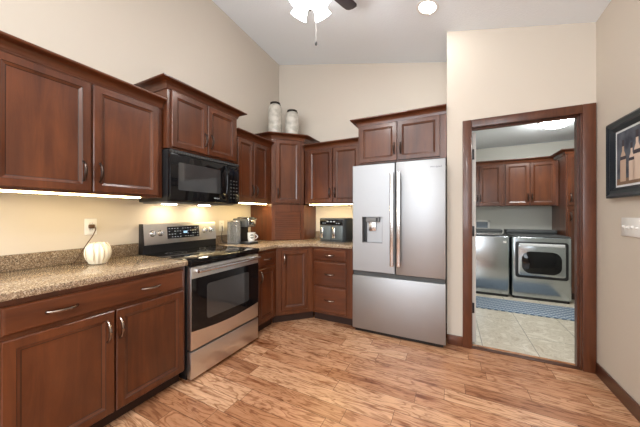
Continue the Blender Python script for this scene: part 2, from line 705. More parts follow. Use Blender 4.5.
# doorway casing, jamb, threshold, baseboards
bm = bmesh.new()
CP = [(0, 0), (0, .012), (.010, .018), (.060, .018), (.070, .012), (.074, .012), (.074, 0)]


def casing(bm, x0, x1, z0, z1, flip=False):
    box(bm, (x0, YD - .018, z0), (x1, YD, z1), .004)


casing(bm, 2.483, 2.557, 0, 2.135)
casing(bm, 3.325, 3.405, 0, 2.135)
casing(bm, 2.557, 3.325, 2.064, 2.135)
struct('trim_1', bm, M['trim_z'], 30)
bm = bmesh.new()
box(bm, (2.545, YD, 0), (2.562, YD + .12, 2.065))
box(bm, (3.318, YD, 0), (3.34, YD + .12, 2.065))
box(bm, (2.545, YD, 2.065), (3.34, YD + .12, 2.082))
box(bm, (3.306, YD + .035, 0), (3.318, YD + .075, 2.055))
box(bm, (2.562, YD + .035, 2.053), (3.318, YD + .075, 2.065))
struct('trim_2', bm, M['trim_z'], 30)
bm = bmesh.new()
box(bm, (2.557, YD - .005, 0), (3.325, YD + .045, .008), .003)
struct('trim_3', bm, M['grout'], 30)
bm = bmesh.new()
box(bm, (XR - .014, YB, 0), (XR, YD - .019, .095), .004)
struct('baseboard_right', bm, wood('baseboard_stain', 'y', .78, .4), 30)
bm = bmesh.new()
box(bm, (XA, YD - .014, 0), (2.483, YD, .095), .004)
struct('baseboard_back', bm, M['trim_x'], 30)

# ================================================================= CABINET PARTS


def panel_mesh(w_, h_, fr=.043, bevw=.019, dep=.011):
    """five-piece door drawn in x (width) and z (height), back at y=0, front at y=-.02"""
    bm = bmesh.new()
    rings = []
    for ins, y in ((0, 0), (0, -.0165), (.0035, -.020), (fr, -.020), (fr + .002, -.0175), (fr + bevw - .0035, -.020 + dep - .002), (fr + bevw, -.020 + dep)):
        rings.append([bm.verts.new((x, y, z)) for x, z in ((ins, ins), (w_ - ins, ins), (w_ - ins, h_ - ins), (ins, h_ - ins))])
    for a, b in zip(rings, rings[1:]):
        for k in range(4):
            bm.faces.new((a[k], a[(k + 1) % 4], b[(k + 1) % 4], b[k]))
    bm.faces.new(rings[0][::-1])
    bm.faces.new(rings[-1])
    bmesh.ops.recalc_face_normals(bm, faces=bm.faces[:])
    bm.faces.ensure_lookup_table()
    for k in list(range(12, 16)) + list(range(20, 24)):
        bm.faces[k].material_index = 1
    return bm


def slab_mesh(w_, h_):
    bm = bmesh.new()
    rings = []
    for ins, y in ((0, 0), (0, -.013), (.006, -.0185), (.012, -.020)):
        rings.append([bm.verts.new((x, y, z)) for x, z in ((ins, ins), (w_ - ins, ins), (w_ - ins, h_ - ins), (ins, h_ - ins))])
    for a, b in zip(rings, rings[1:]):
        for k in range(4):
            bm.faces.new((a[k], a[(k + 1) % 4], b[(k + 1) % 4], b[k]))
    bm.faces.new(rings[0][::-1])
    bm.faces.new(rings[-1])
    bmesh.ops.recalc_face_normals(bm, faces=bm.faces[:])
    return bm


def pull(parent, loc, vertical=True, length=.115, mat=None):
    bm = bmesh.new()
    pts, rr = [], []
    for k in range(17):
        u = k / 16
        s = -length / 2 + length * u
        out = -.004 - .027 * math.sin(PI * u) ** .75
        pts.append((0, out, s) if vertical else (s, out, 0))
        rr.append(.0055 + .0032 * math.sin(PI * u))
    tube(bm, pts, rr, 8)
    for s in (-length / 2, length / 2):
        c = (0, 0, s) if vertical else (s, 0, 0)
        lathe(bm, [(0, 0), (.0075, 0), (.0075, .004), (.0045, .009), (0, .009)], 12, mat=Matrix.Translation(c) @ FACE)
    return obj('handle', bm, mat or M['bronze'], parent, loc)


def door(cab, x, z, w_, h_, hx=None, hz=None, mat=None, hmat=None, name='door'):
    d = obj(name, panel_mesh(w_, h_), [mat or M['wz'], M['glaze']], cab, (x, 0, z), smooth=0)
    if hx is not None:
        pull(d, (hx - x, -.02, hz - z), True, mat=hmat)
    return d


def drawer(cab, x, z, w_, h_, hxs, hmat=None):
    d = obj('drawer', slab_mesh(w_, h_), M['wx'], cab, (x, 0, z), smooth=0)
    for hx in hxs:
        pull(d, (hx - x, -.02, h_ / 2), False, mat=hmat)
    return d


def crown(cab, path, z0, h_=.07, out=.075):
    bm = bmesh.new()
    pr = [(-.012, 0), (.008, 0), (.010, .012)]
    for k in range(7):
        a = R(90 * k / 6)
        pr.append((.012 + (out - .020) * (1 - math.cos(a)), .014 + (h_ - .030) * math.sin(a)))
    pr += [(out - .004, h_ - .014), (out, h_ - .010), (out, h_ - .003), (out - .003, h_), (-.012, h_)]
    sweep(bm, path, [(o, z0 + z) for o, z in pr])
    return obj('crown_moulding', bm, M['wx'], cab, smooth=25)


def upper(label, loc, rz, w_, h_, d_, doors, crown_path=None, rail=True, cat='wall cabinet', group=None, hmat=None, top=.015, bot=.015):
    """doors: list of (x, width, handle_x)"""
    c = thing('wall_cabinet', label, cat, loc, rz, group)
    bm = bmesh.new()
    box(bm, (0, .001, 0.018), (w_, d_, h_), .0015)
    box(bm, (0, .001, 0), (w_, .02, .02), .0015)          # bottom rail of the face frame
    box(bm, (0, .02, 0), (.012, d_, .02))
    box(bm, (w_ - .012, .02, 0), (w_, d_, .02))
    obj('body', bm, M['wz'], c, smooth=0)
    for x, dw, hx in doors:
        door(c, x, bot, dw, h_ - top - bot, hx, bot + .125, hmat=hmat)
    if crown_path:
        crown(c, crown_path, h_ - .01)
    return c


CT = .914
UB = 1.385
UH = 2.10 - UB

# ---- left wall cabinet
upper('large two-door cherry wall cabinet at far left, over the plain stretch of counter', (.331, -2.957, UB), 90, .914, UH, .33,
      [(.038, .413, .413), (.463, .413, .497)], [(0, .33), (0, 0), (.913, 0)], group=None)
# ---- over the microwave
mc = upper('short two-door cherry cabinet mounted above the black microwave', (.382, -2.035, 1.782), 90, .750, .478, .381,
           [(.030, .338, .340), (.376, .338, .410)], [(0, .38), (0, 0), (.750, 0), (.750, .38)])
# ---- between microwave and corner
upper('narrow two-door cherry wall cabinet between the microwave and the tall corner cabinet', (.331, -1.283, UB), 90, .628, UH, .33,
      [(.048, .252, .268), (.306, .252, .338)], [(0.002, 0), (.626, 0)])
# ---- right of the corner
upper('two-door cherry wall cabinet over the air fryer', (.655, -.331, UB), 0, .792, UH, .33,
      [(.058, .345, .372), (.411, .345, .442)], [(0, 0), (.790, 0)])
# ---- over fridge
upper('deep two-door cherry cabinet directly above the steel refrigerator', (1.455, -.521, 1.806), 0, .892, .436, .52,
      [(.020, .402, .396), (.432, .402, .462)], [(0, .52), (0, 0), (.892, 0)])

# ---- corner cabinet with tambour garage down to the counter
cc = thing('corner_cabinet', 'tall diagonal cherry corner cabinet with a small roll-down garage, below the two jars', 'corner cabinet', (.345, -.645, CT + .002), 45)
DL = .4243
bm = bmesh.new()
A = .345
poly_w = [(0.001, -.001), (.001, -.645), (.345, -.645), (.645, -.345), (.645, -.001)]
inv = Matrix.Rotation(R(-45), 4, 'Z') @ Matrix.Translation((-.345, .645, 0))
prism(bm, poly_w, UB - CT - .012, 2.284 - CT, mat=None)
bmesh.ops.transform(bm, matrix=inv, verts=bm.verts)
# garage sides and face frame
t = bmesh.new()
box(t, (.001, -.645, 0), (.345, -.627, UB - CT))
box(t, (.627, -.345, 0), (.645, -.001, UB - CT))
merge(bm, t, 0, inv)
box(bm, (0, .0, 0), (.042, .02, UB - CT))
box(bm, (DL - .042, .0, 0), (DL, .02, UB - CT))
box(bm, (.042, 0, UB - CT - .10), (DL - .042, .02, UB - CT))
obj('body', bm, M['wz'], cc, smooth=0)
door(cc, .052, UB - CT + .012, DL - .104, 2.205 - UB - .012, .078, UB - CT + .135)
bm = bmesh.new()
n = 15
hh = (UB - CT - .10 - .004) / n
for k in range(n):
    tube(bm, [(.044, .010, .004 + hh * (k + .5)), (DL - .044, .010, .004 + hh * (k + .5))], hh * .56, 8, flat=(.16, 1))
obj('tambour_door', bm, M['wx'], cc)
ip = [inv @ Vector((x, y, 0)) for x, y in ((0.001, -.645), (.345, -.645), (.645, -.345), (.645, -.001))]
crown(cc, [(p.x, p.y) for p in ip], 2.225 - CT - .01)

# ---- base cabinets


def base(label, loc, rz, w_, drawers=(), doors=(), d_=.60, group=None, hmat=None, stile=0):
    """drawers: (x, z, w, h, [hx]); doors: (x, z, w, h, hx, hz)"""
    c = thing('base_cabinet', label, 'base cabinet', loc, rz, group)
    bm = bmesh.new()
    box(bm, (0, .0005, .10), (w_, d_, .876), .0015)
    obj('body', bm, M['wz'], c, smooth=0)
    bm = bmesh.new()
    box(bm, (0, .065, 0), (w_, .08, .10))
    obj('toe_kick', bm, M['toe'], c, smooth=0)
    for a in drawers:
        drawer(c, a[0], a[1], a[2], a[3], a[4], hmat)
    for a in doors:
        door(c, a[0], a[1], a[2], a[3], a[4], a[5], hmat=hmat or M['nickel'])
    return c


base('wide cherry base cabinet left of the range, one long drawer over two doors', (.61, -2.957, 0), 90, .910,
     [(.022, .718, .868, .128, [.222, .655])],
     [(.022, .105, .428, .590, .415, .585), (.460, .105, .430, .590, .478, .585)], hmat=M['nickel'])
base('neighbouring cherry base cabinet cut off by the left edge of the photo', (.61, -3.872, 0), 90, .914,
     [(.022, .718, .868, .128, [.222, .655])],
     [(.022, .105, .428, .590, .415, .585), (.460, .105, .430, .590, .478, .585)], hmat=M['nickel'])
base('narrow cherry base cabinet just right of the range, a drawer over one door', (.61, -1.279, 0), 90, .366,
     [(.048, .708, .275, .138, [.185])], [(.048, .125, .275, .555, .075, .600)], hmat=M['nickel'])
# diagonal corner base
c = thing('base_cabinet', 'diagonal cherry corner base cabinet with a single full-height door', 'base cabinet', (.61, -.914, 0), 45)
bm = bmesh.new()
i2 = Matrix.Rotation(R(-45), 4, 'Z') @ Matrix.Translation((-.61, .914, 0))
prism(bm, [(.002, -.002), (.002, -.912), (.61, -.912), (.912, -.61), (.912, -.002)], .10, .876)
bmesh.ops.transform(bm, matrix=i2, verts=bm.verts)
obj('body', bm, M['wz'], c, smooth=0)
bm = bmesh.new()
box(bm, (-.03, .065, 0), (.46, .08, .10))
obj('toe_kick', bm, M['toe'], c, smooth=0)
door(c, .062, .150, .308, .690, .092, .745, hmat=M['nickel'])
base('three-drawer cherry base cabinet between the corner and the refrigerator', (.914, -.61, 0), 0, .512,
     [(.032, .722, .400, .128, [.232]), (.032, .432, .400, .272, [.232]), (.032, .130, .400, .285, [.232])], hmat=M['nickel'])

# ---- countertops
OV = .65
ct = thing('countertop', 'speckled brown granite countertop left of the range', 'countertop', (0, -2.957, .878))
bm = bmesh.new()
box(bm, (.002, -.915, 0), (OV, .910, .036), .005)
obj('slab', bm, M['granite'], ct)
bm = bmesh.new()
box(bm, (.001, -.915, .0362), (.021, .910, .134), .003)
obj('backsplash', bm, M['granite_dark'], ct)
ct = thing('countertop', 'L-shaped speckled granite countertop under the coffee maker and the air fryer', 'countertop', (0, -1.279, .878))
bm = bmesh.new()
prism(bm, [(.002, 0), (OV, 0), (OV, .349), (.93, .629), (1.428, .629), (1.428, 1.277), (.002, 1.277)], 0, .036, .005)
obj('slab', bm, M['granite'], ct)
bm = bmesh.new()
box(bm, (.001, 0, .0362), (.021, .630, .134), .003)
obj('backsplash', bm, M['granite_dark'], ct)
bm = bmesh.new()
box(bm, (.648, 1.257, .0362), (1.428, 1.277, .134), .003)
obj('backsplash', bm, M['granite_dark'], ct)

# ---- under-cabinet lights


def strip(label, loc, rz, length, lens='led'):
    c = thing('under_cabinet_light', label, 'strip light', loc, rz, 'under-cabinet strip lights')
    bm = bmesh.new()
    box(bm, (0, 0, -.002), (length, .045, .017), .003)
    box(bm, (-.006, .004, -.006), (0.004, .041, .016), .002)
    box(bm, (length - .004, .004, -.006), (length + .006, .041, .016), .002)
    obj('housing', bm, M['whitetrim'], c)
    bm = bmesh.new()
    box(bm, (.006, -.002, -.010), (length - .006, .040, -.002), .002)
    obj('lens', bm, M[lens], c)
    return c


strip('glowing strip light under the large wall cabinet at far left', (.300, -2.94, UB), 90, .76)
strip('short glowing strip light under the narrow cabinet beside the microwave', (.300, -1.265, UB), 90, .58, 'led_bright')
strip('glowing strip light under the cabinet over the air fryer', (.70, -.300, UB), 0, .60, 'led_bright')

# ================================================================= RANGE
rg = thing('range', 'freestanding stainless steel electric range with black glass oven door', 'range', (.62, -2.040, 0), 90)
RW = .755
bm = bmesh.new()
box(bm, (.002, .0, .045), (RW - .002, .585, .885), .003)
box(bm, (.02, .03, 0), (RW - .02, .56, .045))
obj('body', bm, M['black'], rg)
bm = bmesh.new()
box(bm, (0, -.062, .886), (RW, .56, .918), .006)
box(bm, (.002, -.050, .868), (RW - .002, .0, .889), .003)
for cx, cy, r in ((.19, .10, .105), (.56, .10, .085), (.19, .39, .080), (.56, .39, .105), (.375, .27, .055)):
    for rr in (r, r * .62):
        t = bmesh.new()
        k = 40
        ra = [[t.verts.new(((rr + dr) * math.cos(2 * PI * i / k) + cx, (rr + dr) * math.sin(2 * PI * i / k) + cy, .9184)) for i in range(k)] for dr in (0, .003)]
        for i in range(k):
            t.faces.new((ra[0][i], ra[1][i], ra[1][(i + 1) % k], ra[0][(i + 1) % k]))
        merge(bm, t, 1)
obj('cooktop', bm, [M['blackglass'], M['midgrey']], rg)
# backguard: black riser and slanted steel console
bm = bmesh.new()
prism(bm, [(.545, .905), (.612, .905), (.612, 1.170), (.568, 1.172), (.556, 1.168), (.538, .990), (.545, .985)], 0, RW, .002,
      mat=Matrix(((0, 0, 1, 0), (1, 0, 0, 0), (0, 1, 0, 0), (0, 0, 0, 1))))
bg = obj('backguard', bm, M['black'], rg)
tilt = math.atan2(.018, .178)


def on_console(x, s):     # s: height along console from its foot
    return (x, .5375 + s * math.sin(tilt), .990 + s * math.cos(tilt))


bm = bmesh.new()
box(bm, (.004, -.004, 0), (RW - .004, .001, .182), .002)
obj('console', bm, M['steel_r'], bg, on_console(0, 0), (-tilt, 0, 0))
bm = bmesh.new()
box(bm, (.205, -.0065, .040), (.540, -.003, .152), .001)
for r_ in range(4):
    for c_ in range(12):
        if c_ in (5, 6) and r_ in (1, 2):
            continue
        if (r_ + c_ * 3) % 5 == 0:
            continue
        x, z = .225 + c_ * .027, .055 + r_ * .026
        box(bm, (x - .006, -.0070, z - .002), (x + .006, -.0064, z + .002), mi=1)
box(bm, (.365, -.0070, .085), (.405, -.0064, .105), mi=2)
obj('display', bm, [M['display'], M['mark'], plain('clock_digits', (.1, .15, .2), .4, emit=(.3, .5, .7), estr=1.2)], bg, on_console(0, 0), (-tilt, 0, 0))
for x in (.075, .145, .605, .685):
    bm = bmesh.new()
    lathe(bm, [(0, 0), (.027, 0), (.027, .004), (.021, .007), (.019, .026), (.016, .030), (0, .030)], 24, mat=FACE)
    box(bm, (-.003, -.034, -.017), (.003, -.028, .017), .001)
    obj('knob', bm, M['chrome'], bg, on_console(x, .098), (-tilt, 0, 0))
# oven door
od = None
bm = bmesh.new()
box(bm, (.003, -.048, .242), (RW - .003, -.002, .862), .004)
od = obj('oven_door', bm, M['steel_r'], rg)
bm = bmesh.new()   # glass with bowed lower edge
poly = [(.006, .775), (.006, .385)] + [(.006 + (RW - .012) * k / 12, .385 - .028 * math.sin(PI * k / 12)) for k in range(1, 12)] + [(RW - .006, .385), (RW - .006, .775)]
prism(bm, poly, .048, .052, mat=FACE)
obj('glass_panel', bm, M['blackglass'], od)
bm = bmesh.new()
prism(bm, rrect(.475, .275, .022, 5, RW / 2, .575), .052, .0535, mat=FACE)
obj('window', bm, M['ovenglass'], od)
bm = bmesh.new()
tube(bm, [(.03, -.095, .832), (RW - .03, -.095, .832)], .0135, 14, flat=(1, 1))
for x in (.05, RW - .05):
    box(bm, (x - .016, -.095, .821), (x + .016, -.046, .843), .005)
obj('handle', bm, M['chrome'], od)
bm = bmesh.new()
box(bm, (.003, -.048, .030), (RW - .003, -.002, .228), .004)
obj('drawer', bm, M['steel_r'], rg)

# ================================================================= MICROWAVE
mw = thing('microwave', 'black over-the-range microwave hood above the stainless range', 'microwave', (.385, -2.035, 1.358), 90)
MW = .750
MH = .415
bm = bmesh.new()
box(bm, (0, .0, .0), (MW, .383, MH), .004)
box(bm, (.02, .03, -.012), (MW - .02, .36, .002), .003, mi=1)
obj('body', bm, [M['black'], M['midgrey']], mw)
for x in (.19, .56):
    bm = bmesh.new()
    box(bm, (x - .055, .235, -.016), (x + .055, .285, -.0115), .002)
    obj('cooktop_lamp', bm, M['hood_lens'], mw)
bm = bmesh.new()
box(bm, (.002, -.034, .006), (.585, -.001, MH - .035), .008)
md = obj('door', bm, M['blackglass'], mw)
bm = bmesh.new()
prism(bm, rrect(.43, .225, .012, 4, .285, .205), .034, .0355, mat=FACE)
obj('window', bm, M['ovenglass'], md)
bm = bmesh.new()
pts = [(.556, -.034 - .038 * math.sin(PI * k / 14) ** .6, .045 + .320 * k / 14) for k in range(15)]
tube(bm, pts, .010, 10)
obj('handle', bm, M['blackglass'], md)
text('badge', 'Whirlpool', .015, M['mark'], md, (.455, -.0362, .045))
bm = bmesh.new()
box(bm, (.590, -.034, .006), (MW - .002, -.001, MH - .035), .008)
box(bm, (.612, -.0352, .285), (.728, -.0338, .345), .0005, mi=1)
for r_ in range(6):
    for c_ in range(3):
        x, z = .632 + c_ * .038, .060 + r_ * .034
        box(bm, (x - .010, -.0350, z - .005), (x + .010, -.0338, z + .005), mi=2)
obj('control_panel', bm, [M['blackglass'], M['display'], M['dkgrey']], mw)
bm = bmesh.new()
box(bm, (.002, -.030, MH - .032), (MW - .002, -.001, MH - .002), .004)
for k in range(30):
    box(bm, (.02 + k * .024, -.0315, MH - .026), (.036 + k * .024, -.029, MH - .010), mi=1)
obj('vent_grille', bm, [M['black'], M['dkgrey']], mw)

# ================================================================= REFRIGERATOR
fr = thing('refrigerator', 'stainless steel french-door refrigerator with water dispenser in the left door', 'refrigerator', (1.436, -.600, 0))
FW = .905
FT = 1.775
bm = bmesh.new()
box(bm, (.004, .0, .03), (FW - .004, .585, FT - .012), .004)
box(bm, (.03, .04, 0), (FW - .03, .55, .03))
obj('body', bm, M['black'], fr)
DZ = .652
half = FW / 2
# left door with recess: built from frame pieces in one mesh around the dispenser opening
rx0, rx1, rz0, rz1 = .108, .322, .955, 1.228
bm = bmesh.new()


def recessed_door(bm, x0, x1, z0, z1, hole, yf=-.066, yb=-.004):
    hx0, hx1, hz0, hz1 = hole
    o = [bm.verts.new(p) for p in ((x0 + .006, yf, z0 + .006), (x1 - .006, yf, z0 + .006), (x1 - .006, yf, z1 - .006), (x0 + .006, yf, z1 - .006))]
    e = [bm.verts.new(p) for p in ((x0, yf + .010, z0), (x1, yf + .010, z0), (x1, yf + .010, z1), (x0, yf + .010, z1))]
    bk = [bm.verts.new(p) for p in ((x0, yb, z0), (x1, yb, z0), (x1, yb, z1), (x0, yb, z1))]
    h = [bm.verts.new(p) for p in ((hx0, yf, hz0), (hx1, yf, hz0), (hx1, yf, hz1), (hx0, yf, hz1))]
    hb = [bm.verts.new((v.co.x, yf + .05, v.co.z)) for v in h]
    for k in range(4):
        j = (k + 1) % 4
        bm.faces.new((o[k], o[j], h[j], h[k]))
        bm.faces.new((e[k], e[j], o[j], o[k]))
        bm.faces.new((bk[k], bk[j], e[j], e[k]))
        bm.faces.new((h[k], h[j], hb[j], hb[k]))
    bm.faces.new(bk[::-1])
    bm.faces.new(hb)
    bmesh.ops.recalc_face_normals(bm, faces=bm.faces[:])


recessed_door(bm, 0, half - .003, DZ, FT, (rx0, rx1, rz0, rz1))
ld = obj('left_door', bm, M['steel'], fr, smooth=0)
bm = bmesh.new()
box(bm, (rx0, -.0665, rz0), (rx1, -.018, rz0 + .006), .001)                 # drip tray
for a in ((rx0, rz0, rx0 + .003, rz1), (rx1 - .003, rz0, rx1, rz1), (rx0, rz1 - .003, rx1, rz1)):
    box(bm, (a[0], -.068, a[1]), (a[2], -.018, a[3]))
box(bm, (rx0 + .04, -.058, rz1 - .055), (rx1 - .035, -.017, rz1 - .003), .006)     # spout housing
box(bm, (rx0 + .003, -.030, rz0 + .006), (rx0 + .040, -.0165, rz1 - .003), mi=1)   # dark touch strip
box(bm, (rx0 + .145, -.0600, rz1 - .050), (rx0 + .165, -.057, rz1 - .010), mi=1)
dsp = obj('water_dispenser', bm, [M['midgrey'], M['black']], ld)
bm = bmesh.new()
box(bm, (rx0 + .062, -.040, rz1 - .150), (rx0 + .140, -.030, rz1 - .055), .004)
obj('paddle', bm, M['steel_v'], dsp)
bm = bmesh.new()
box(bm, (half + .003, -.066, DZ), (FW, -.004, FT), .006)
rd = obj('right_door', bm, M['steel'], fr)
for x, pd in ((half - .030, ld), (half + .034, rd)):
    bm = bmesh.new()
    t = bmesh.new()
    box(t, (-.0185, -.118, .735), (.0185, -.098, 1.672), .006, seg=3)
    merge(bm, t, 0, Matrix.Translation((x, 0, 0)))
    for z in (.775, 1.63):
        box(bm, (x - .011, -.100, z - .02), (x + .011, -.064, z + .02), .004)
    obj('handle', bm, M['steel_v'], pd)
text('badge', 'Whirlpool', .024, M['dkgrey'], rd, (.822, -.0668, 1.702))
bm = bmesh.new()
box(bm, (0, -.066, .042), (FW, -.004, .606), .006)
fd = obj('freezer_drawer', bm, M['steel'], fr)
bm = bmesh.new()
box(bm, (.006, -.040, .606), (FW - .006, .0, DZ - .002))
obj('grip_channel', bm, M['dkgrey'], fd)
bm = bmesh.new()
box(bm, (.02, -.030, .004), (FW - .02, -.002, .040), .003)
obj('toe_grille', bm, M['black'], fr)

# ================================================================= THINGS ON THE LEFT COUNTER
wm = thing('wax_warmer', 'round cream fluted warmer on the left counter, its brown cord plugged into the wall', 'wax warmer', (.185, -2.400, CT + .0015))
bm = bmesh.new()
prof = [(0, .004), (.038, .004), (.045, 0), (.050, .006)]
for k in range(1, 14):
    a = R(-58 + 112 * k / 13)
    prof.append((.071 * math.cos(a) ** .75, .074 + .080 * math.sin(a)))
prof += [(.050, .142), (.046, .134), (.050, .110), (0, .100)]
lathe(bm, prof, 96, flute=.045, flutes=16)
obj('bowl', bm, M['cream'], wm)
bm = bmesh.new()
for k in range(8):
    a0 = 2 * PI * k / 8
    pts = []
    for j in range(9):
        e = R(-40 + 100 * j / 8)
        rr = .0722 * math.cos(e) ** .75
        a = a0 + .10 * math.sin(j / 8 * PI * 1.5)
        pts.append((rr * math.cos(a), rr * math.sin(a), .074 + .080 * math.sin(e)))
    tube(bm, pts, .0022, 6)
obj('stripe', bm, plain('tan_glaze_line', (.42, .30, .18), .4), wm)
bm = bmesh.new()
P = [(-.178, .030, .252), (-.150, .032, .250), (-.120, .036, .235), (-.122, .022, .19), (-.140, -.005, .13), (-.150, -.035, .07), (-.150, -.060, .02), (-.130, -.085, .006), (-.09, -.10, .005), (-.05, -.085, .006), (-.03, -.05, .008), (-.02, -.02, .01)]


def smooth_pts(P, n=6):
    P = [Vector(p) for p in P]
    out = []
    for i in range(len(P) - 1):
        p0, p1, p2, p3 = P[max(i - 1, 0)], P[i], P[i + 1], P[min(i + 2, len(P) - 1)]
        for k in range(n):
            u = k / n
            out.append(.5 * ((2 * p1) + (-p0 + p2) * u + (2 * p0 - 5 * p1 + 4 * p2 - p3) * u * u + (-p0 + 3 * p1 - 3 * p2 + p3) * u ** 3))
    out.append(P[-1])
    return out


tube(bm, smooth_pts(P), .0032, 8)
obj('cord', bm, M['brown'], wm)
bm = bmesh.new()
box(bm, (-.1775, .014, .236), (-.148, .046, .266), .006)
obj('plug', bm, M['brown'], wm)


def outlet(label, loc):
    c = thing('wall_outlet', label, 'outlet', loc, 90, 'wall outlets above the counters')
    bm = bmesh.new()
    box(bm, (-.037, -.006, -.060), (.037, 0, .060), .003)
    obj('plate', bm, M['white'], c)
    for z in (-.022, .022):
        bm = bmesh.new()
        prism(bm, rrect(.034, .030, .010, 5, 0, z), .006, .0085, mat=FACE)
        for x in (-.007, .006):
            box(bm, (x - .001, -.009, z - .002), (x + .001, -.0083, z + .008), mi=1)
        obj('socket', bm, [M['white'], M['black']], c)
    return c


outlet('white double outlet on the wall behind the cream warmer', (.001, -2.368, 1.164))
outlet('white double outlet on the wall beside the coffee maker', (.001, -1.140, 1.120))

# ================================================================= COFFEE MAKER, MUG, AIR FRYER
cm = thing('coffee_maker', 'grey and black single-serve coffee maker on the counter right of the range', 'coffee maker', (.235, -1.045, CT + .0015), 88)
bm = bmesh.new()
prism(bm, rrect(.17, .30, .03, 5, .035, 0), 0, .022, .004)          # foot and drip tray
prism(bm, rrect(.15, .14, .03, 5, .040, .075), .022, .270, .004)    # rear column
obj('body', bm, M['black'], cm)
bm = bmesh.new()
prism(bm, rrect(.155, .245, .035, 6, .040, .012), .195, .290, .010)
prism(bm, rrect(.120, .18, .03, 6, .040, -.01), .288, .305, .006)
obj('brew_head', bm, M['dkgrey'], cm)
bm = bmesh.new()
box(bm, (-.020, -.1175, .205), (.095, -.108, .275), .004)
obj('front_plate', bm, M['chrome'], cm)
bm = bmesh.new()
pts = [(-.028, .05, .282), (-.030, -.06, .292), (-.028, -.118, .285), (.0, -.130, .278), (.08, -.130, .278), (.108, -.118, .285), (.110, -.06, .292), (.108, .05, .282)]
tube(bm, smooth_pts(pts, 4), .0065, 8)
obj('lift_handle', bm, M['chrome'], cm)
bm = bmesh.new()
prism(bm, rrect(.066, .170, .025, 6, -.082, .050), .0, .250, .004)
tk = obj('water_tank', bm, M['tank'], cm)
bm = bmesh.new()
prism(bm, rrect(.070, .175, .026, 6, -.082, .050), .2505, .268, .004)
obj('lid', bm, M['chrome'], tk)
bm = bmesh.new()
prism(bm, rrect(.13, .09, .02, 5, .035, -.100), .0225, .0275, .001)
obj('drip_grate', bm, M['midgrey'], cm)
bm = bmesh.new()
Pw = [(-.04, .140, .02), (-.09, .170, .010), (-.13, .180, .03), (-.135, .188, .09), (-.115, .200, .17), (-.108, .213, .205)]
tube(bm, smooth_pts(Pw), .0035, 8)
obj('cord', bm, M['black'], cm)

mg = thing('mug', 'white coffee mug with a round dark emblem on the coffee maker tray', 'mug', (.336, -1.010, CT + .0305), 50)
mgx = Matrix.Translation((0, 0, 0))
bm = bmesh.new()
lathe(bm, [(0, 0), (.030, 0), (.033, .003), (.040, .030), (.044, .098), (.0445, .100), (.041, .099), (.037, .03), (.030, .008), (0, .007)], 36)
mb = obj('cup', bm, M['white'], mg)
bm = bmesh.new()
pts = [(.040 + .030 * math.sin(PI * k / 10), 0, .080 - .055 * k / 10) for k in range(11)]
tube(bm, pts, .0052, 8)
obj('handle', bm, M['white'], mg, rot=(0, 0, R(-12)))
bm = bmesh.new()   # emblem follows the cup wall
def emblem_pt(u, v, off):
    z = .058 + v
    rad = .040 + (z - .030) / .068 * .004 + off
    a = R(-90) + u / rad
    return (rad * math.cos(a), rad * math.sin(a), z)
for r0, r1, mi, off in ((0, .024, 0, .0006), (.0165, .0180, 1, .0012), (.0, .0075, 1, .0012)):
    k = 28
    for i in range(k):
        a, b = 2 * PI * i / k, 2 * PI * (i + 1) / k
        q = [bm.verts.new(emblem_pt(rr * math.cos(t_), rr * math.sin(t_), off)) for rr, t_ in ((max(r0, .0005), a), (r1, a), (r1, b), (max(r0, .0005), b))]
        f = bm.faces.new(q)
        f.material_index = mi
obj('emblem', bm, [M['green'], M['white']], mg)

af = thing('air_fryer', 'dark grey two-basket air fryer with silver handles on the counter by the refrigerator', 'air fryer', (1.082, -.275, CT + .0015), -5)
bm = bmesh.new()
prism(bm, rrect(.37, .28, .06, 8), .012, .292, .014, seg=3)
prism(bm, rrect(.35, .26, .05, 8), 0, .014)
obj('body', bm, M['dkgrey'], af)
bm = bmesh.new()
box(bm, (-.160, -.1440, .205), (.160, -.130, .272), .005)
for x in (-.11, -.08, .08, .11):
    box(bm, (x - .007, -.1447, .225), (x + .007, -.1438, .232), mi=1)
for x in (-.045, 0, .045):
    box(bm, (x - .012, -.1447, .242), (x + .012, -.1438, .254), mi=1)
obj('control_panel', bm, [M['blackglass'], M['mark']], af)
for x in (-.083, .083):
    bm = bmesh.new()
    box(bm, (x - .078, -.1450, .022), (x + .078, -.115, .196), .010)
    bk = obj('basket', bm, M['basket'], af)
    bm = bmesh.new()
    box(bm, (x - .017 - .028, -.178, .050), (x + .017 - .028, -.160, .178), .005)
    box(bm, (x - .012 - .028, -.162, .060), (x + .012 - .028, -.143, .168), .004)
    obj('handle', bm, M['chrome'], bk)

# ================================================================= JARS
for lab, x, y, s, hh in (('tall mottled cream jar with dark rim, the taller left one on the corner cabinet', .262, -.455, 1.0, .468),
                         ('shorter mottled cream jar with dark rim, right of the taller jar on the corner cabinet', .452, -.330, 1.0, .375)):
    j = thing('jar', lab, 'jar', (x, y, 2.2855), 0, 'jars on the corner cabinet')
    bm = bmesh.new()
    r = .093 * s
    prof = [(0, 0), (r * .86, 0), (r * .95, .012)]
    k = 16
    zt = hh - .085
    for i in range(k + 1):
        z = .02 + (zt - .02) * i / k
        prof.append((r * (1 + .003 * (i % 2)), z))
    prof += [(r * .96, zt + .02), (r * .84, zt + .042), (r * .66, zt + .056), (r * .60, zt + .062)]
    lathe(bm, prof, 40)
    obj('vessel', bm, M['jar'], j)
    bm = bmesh.new()
    lathe(bm, [(r * .58, zt + .060), (r * .62, zt + .062), (r * .62, zt + .072), (r * .72, zt + .076), (r * .72, hh), (r * .56, hh), (r * .54, zt + .07)], 36)
    obj('rim', bm, M['jar_rim'], j)
    for sx in (-1, 1):
        bm = bmesh.new()
        tube(bm, [(sx * r * .60, 0, zt + .07), (sx * r * .80, 0, zt + .068), (sx * r * .90, 0, zt + .045), (sx * r * .86, 0, zt + .03)], .004, 8)
        obj('wire_lug', bm, M['jar_rim'], j)

